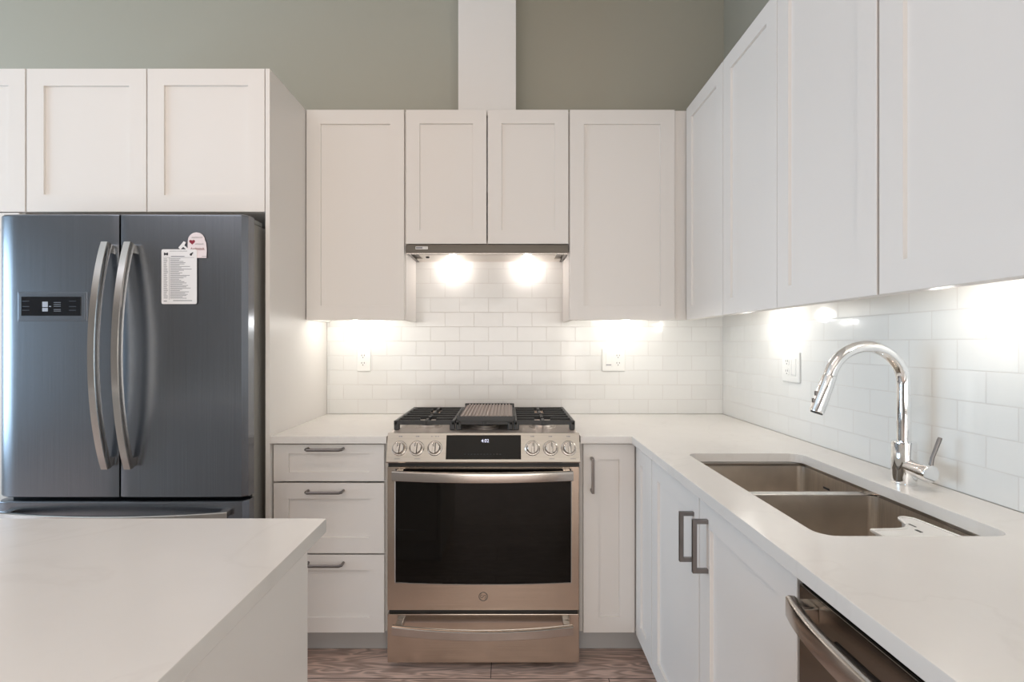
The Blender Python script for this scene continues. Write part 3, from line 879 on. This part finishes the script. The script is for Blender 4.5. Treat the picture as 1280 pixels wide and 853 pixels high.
# ------------------------------------------------------------------ outlets
def duplex(parent, cx, cz, y=-.0062):
    for dz in (.0195, -.0195):
        bm = nb()
        loft(bm, [[(cx + p[0], yy, cz + dz + p[1]) for p in rrect(-.0165, .0165, -.014, .014, .011, 0, 4)] for yy in (y + .003, y - .0012)])
        s = obj('socket', bm, M['plastic'], parent)
        bm = nb()
        for dx in (-.0065, .0065): box(bm, cx + dx - .0014, cx + dx + .0014, y - .0016, y, cz + dz, cz + dz + .008)
        lathe(bm, [(.0026, y - .0016), (.0026, y)], (cx, 0, cz + dz - .007), 'y', 10)
        obj('slots', bm, M['slot'], s)
def plate(name, label, loc, rotz, w, h, inserts):
    t = thing(name, label, 'outlet', loc, rotz)
    bm = nb()
    loft(bm, [rr(w, h, .004, 0), rr(w, h, .004, -.004), rr(w - .004, h - .004, .003, -.0060)])
    obj('cover_plate', bm, M['plastic'], t)
    for kind, cx in inserts:
        if kind == 'duplex': duplex(t, cx, 0)
        else:
            bm = nb(); box(bm, cx - .017, cx + .017, -.0078, -.004, -.034, .034, .0015); r_ = obj('rocker' if kind == 'rocker' else 'blank_insert', bm, M['plastic'], t)
            bm = nb()
            if kind == 'blank': box(bm, cx - .016, cx + .010, -.0083, -.0076, -.028, -.0235)
            else: box(bm, cx - .013, cx - .011, -.0083, -.0076, -.03, .03); box(bm, cx - .013, cx + .013, -.0083, -.0076, -.031, -.029)
            obj('marking', bm, M['ink'] if kind == 'blank' else M['toe'], r_)
    return t
def rr(w, h, r, y): return [(p[0], y, p[1]) for p in rrect(-w / 2, w / 2, -h / 2, h / 2, r, 0, 3)]
plate('wall_outlet', 'white single duplex outlet on the tiles left of the range', (-.751, YW - .0095, 1.197), 0, .072, .118, [('duplex', -.004)])
plate('wall_outlet', 'white double outlet plate on the tiles right of the range', (.550, YW - .0095, 1.197), 0, .122, .118, [('blank', -.023), ('duplex', .023)])
plate('wall_outlet', 'white outlet and rocker switch plate on the right wall tiles', (XW - .0095, 1.990, 1.190), RZ, .122, .118, [('duplex', -.023), ('rocker', .023)])

# ------------------------------------------------------------------ sink
sk = thing('double_sink', 'undermount stainless double bowl sink in the right worktop', 'sink', (.79, 1.33, CZ0))
def bowl(x0, x1, y0, y1, depth):
    ox, oy = .79, 1.33
    x0 -= ox; x1 -= ox; y0 -= oy; y1 -= oy
    bm = nb(); t = .0025; r = .022; zt = -.010
    L = [rrect(x0 - t, x1 + t, y0 - t, y1 + t, r + t, -depth - t, 5), rrect(x0 - t, x1 + t, y0 - t, y1 + t, r + t, zt, 5),
         rrect(x0, x1, y0, y1, r, zt, 5), rrect(x0 + .001, x1 - .001, y0 + .001, y1 - .001, r, -depth + .025, 5),
         rrect(x0 + .006, x1 - .006, y0 + .006, y1 - .006, r, -depth + .008, 5), rrect(x0 + .022, x1 - .022, y0 + .022, y1 - .022, r, -depth, 5)]
    loft(bm, L)
    b_ = obj('bowl', bm, M['sink'], sk, angle=60)
    cx, cy = (x0 + x1) / 2, (y0 + y1) / 2
    bm = nb(); lathe(bm, [(.055, -depth + .0005), (.052, -depth + .004), (.040, -depth + .002), (.001, -depth + .0015)], (cx, cy, 0), 'z', 28)
    obj('drain', bm, M['chrome'], b_)
bowl(.603, .980, 1.384, 1.676, .20)
bowl(.603, .980, .982, 1.350, .22)
# steel flange with the divider, under the stone
bm = nb()
zf0, zf1 = -.0098, -.0008
def fl(x0, x1, y0, y1, a=zf0, b=zf1): box(bm, x0 - .79, x1 - .79, y0 - 1.33, y1 - 1.33, a, b, .0006, 1)
fl(.575, .6028, .955, 1.70); fl(.9802, 1.005, .955, 1.70); fl(.6028, .9802, 1.6762, 1.70); fl(.6028, .9802, .955, .9818)
fl(.6028, .9802, 1.3535, 1.3805, -.016, -.008)
obj('flange', bm, M['bar'], sk)
bm = nb()
box(bm, .9785 - .79, .9795 - .79, 1.535 - 1.33, 1.565 - 1.33, -.052, -.046)
obj('maker_mark', bm, M['blackink'], sk)

# white plastic tray hooked in the near bowl
ty = thing('sink_tray', 'white plastic sink tray with a dark slot hooked in the near bowl', 'sink tray', (.87, 1.05, .873))
out = [(-.072, .057), (-.015, .060), (.010, .066), (.030, .085), (.045, .128), (.052, .136), (.062, .137), (.078, .126), (.088, .02), (.088, -.062), (-.072, -.062)]
bm = nb(); prism(bm, out, -.004, .001, 'xy')
cen = Vector((.02, .0))
# raised lip
tube(bm, [(p[0], p[1], .0005) for p in out + out[:1]], .0038, 6)
# skirt standing on the bowl floor
inn = [(cen.x + (p[0] - cen.x) * .93, cen.y + (p[1] - cen.y) * .93) for p in out]
lo = [(p[0], p[1], -.204) for p in inn]; 
loft(bm, [[(p[0], p[1], -.004) for p in inn], [(p[0] * .97, p[1] * .97, -.05) for p in inn]])
obj('tray_body', bm, M['plastic'], ty, angle=40)
bm = nb(); box(bm, .038, .042, .074, .094, .0004, .0018, .0005, 1); obj('slot', bm, M['slot'], ty)
bm = nb(); box(bm, .023, .030, .042, .058, .0004, .0018, .0005, 1); obj('slot', bm, M['black'], ty)

# ------------------------------------------------------------------ faucet
fx, fy = 1.040, 1.324
fc = thing('kitchen_faucet', 'tall chrome gooseneck kitchen faucet behind the sink', 'faucet', (fx, fy, CZ1))
bm = nb(); lathe(bm, [(.029, 0), (.029, .004), (.0275, .005), (.0275, .108), (.0262, .112), (.012, .112)], (0, 0, 0), 'z', 40); obj('base', bm, M['chrome'], fc)
R = .098
neck = [(0, 0, .111), (0, 0, .16), (0, 0, .21), (0, 0, .262)]
for k in range(1, 25):
    a = math.radians(160) * k / 24
    neck.append((-R + R * math.cos(a), 0, .262 + R * math.sin(a)))
e = Vector(neck[-1]); tdir = Vector((-math.sin(math.radians(20)) , 0, -math.cos(math.radians(20))))
neck.append(tuple(e + tdir * .012))
bm = nb(); tube(bm, neck, .0158, 24); obj('neck', bm, M['chrome'], fc, angle=60)
p0 = e + tdir * .0125
bm = nb(); tube(bm, [p0, p0 + tdir * .006, p0 + tdir * .040, p0 + tdir * .098, p0 + tdir * .102], [.0160, .0172, .0180, .0182, .0165], 24)
sh = obj('spray_head', bm, M['chrome'], fc, angle=60)
q0 = p0 + tdir * .1021
bm = nb(); tube(bm, [q0, q0 + tdir * .003], .0145, 20); obj('nozzle', bm, M['black'], sh)
bm = nb()
for dd in (.055, .075):
    c_ = p0 + tdir * dd + Vector((-.0175, 0, .006))
    box(bm, c_.x - .003, c_.x + .003, -.004, .004, c_.z - .006, c_.z + .006, .0015)
obj('spray_button', bm, M['nickel'], sh)
bm = nb(); tube(bm, [(0, -.012, .050), (0, -.056, .048), (.0, -.060, .0478), (.0, -.061, .0477)], [.0195, .0205, .0205, .018], 28); vb = obj('valve_body', bm, M['chrome'], fc, angle=50)
bm = nb(); tube(bm, [(.0, -.0618, .0477), (.0, -.083, .0470), (.0, -.086, .0469)], [.0215, .0220, .0195], 28); vc = obj('valve_cap', bm, M['chrome'], vb, angle=50)
bm = nb(); tube(bm, [(.009, -.073, .064), (.013, -.073, .084), (.030, -.074, .130), (.032, -.074, .135)], [.0050, .0045, .0050, .0045], 12); obj('lever', bm, M['nickel'], vb)

# ------------------------------------------------------------------ dishwasher
dw = thing('dishwasher', 'stainless dishwasher with a curved bar handle at lower right', 'dishwasher', (XB, .884, 0), RZ)
w = .60
bm = nb(); box(bm, .004, w - .004, .022, .57, .10, .868, .002); obj('tub', bm, M['fridge_side'], dw)
bm = nb(); box(bm, .003, w - .003, -.002, .021, .115, .866, .003); dd = obj('door', bm, M['dw'], dw)
bm = nb(); box(bm, .004, w - .004, .004, .022, .867, .884); obj('dark_gap_strip', bm, M['black'], dw)  # black strip standing in for the dark gap below the worktop
bm = nb(); box(bm, .003, w - .003, .07, .09, 0, .108); obj('toe_kick', bm, M['black'], dw)
bm = nb(); box(bm, .10, w - .10, -.0035, .0, .772, .822, .004); obj('pocket', bm, M['black'], dd)
bm = nb(); pts = []
for k in range(21):
    s = k / 20; pts.append((.030 + .54 * s, -.030 - .022 * (1 - (2 * s - 1) ** 4), .838))
strap(bm, pts, .038, .018, 'z')
for x in (.045, .555): box(bm, x - .016, x + .016, -.03, 0, .824, .852, .004)
obj('handle', bm, M['bar'], dd, angle=50)

# housings of the warm kitchen lamp and the added rear fill light
for nm, x, y, a, b, lab in (('unseen_ceiling_lamp', -.75, .55, .64, .29, 'flat rectangular ceiling lamp above the kitchen island'),
                           ('unseen_ceiling_lamp', -3.0, -1.4, .79, .79, 'flat square added fill light behind the viewer in the open room')):
    cl = thing(nm, lab, 'lamp', (x, y, ZC))
    bm = nb(); box(bm, -a, a, -b, b, -.07, -.001, .006); obj('housing', bm, M['frame'], cl)
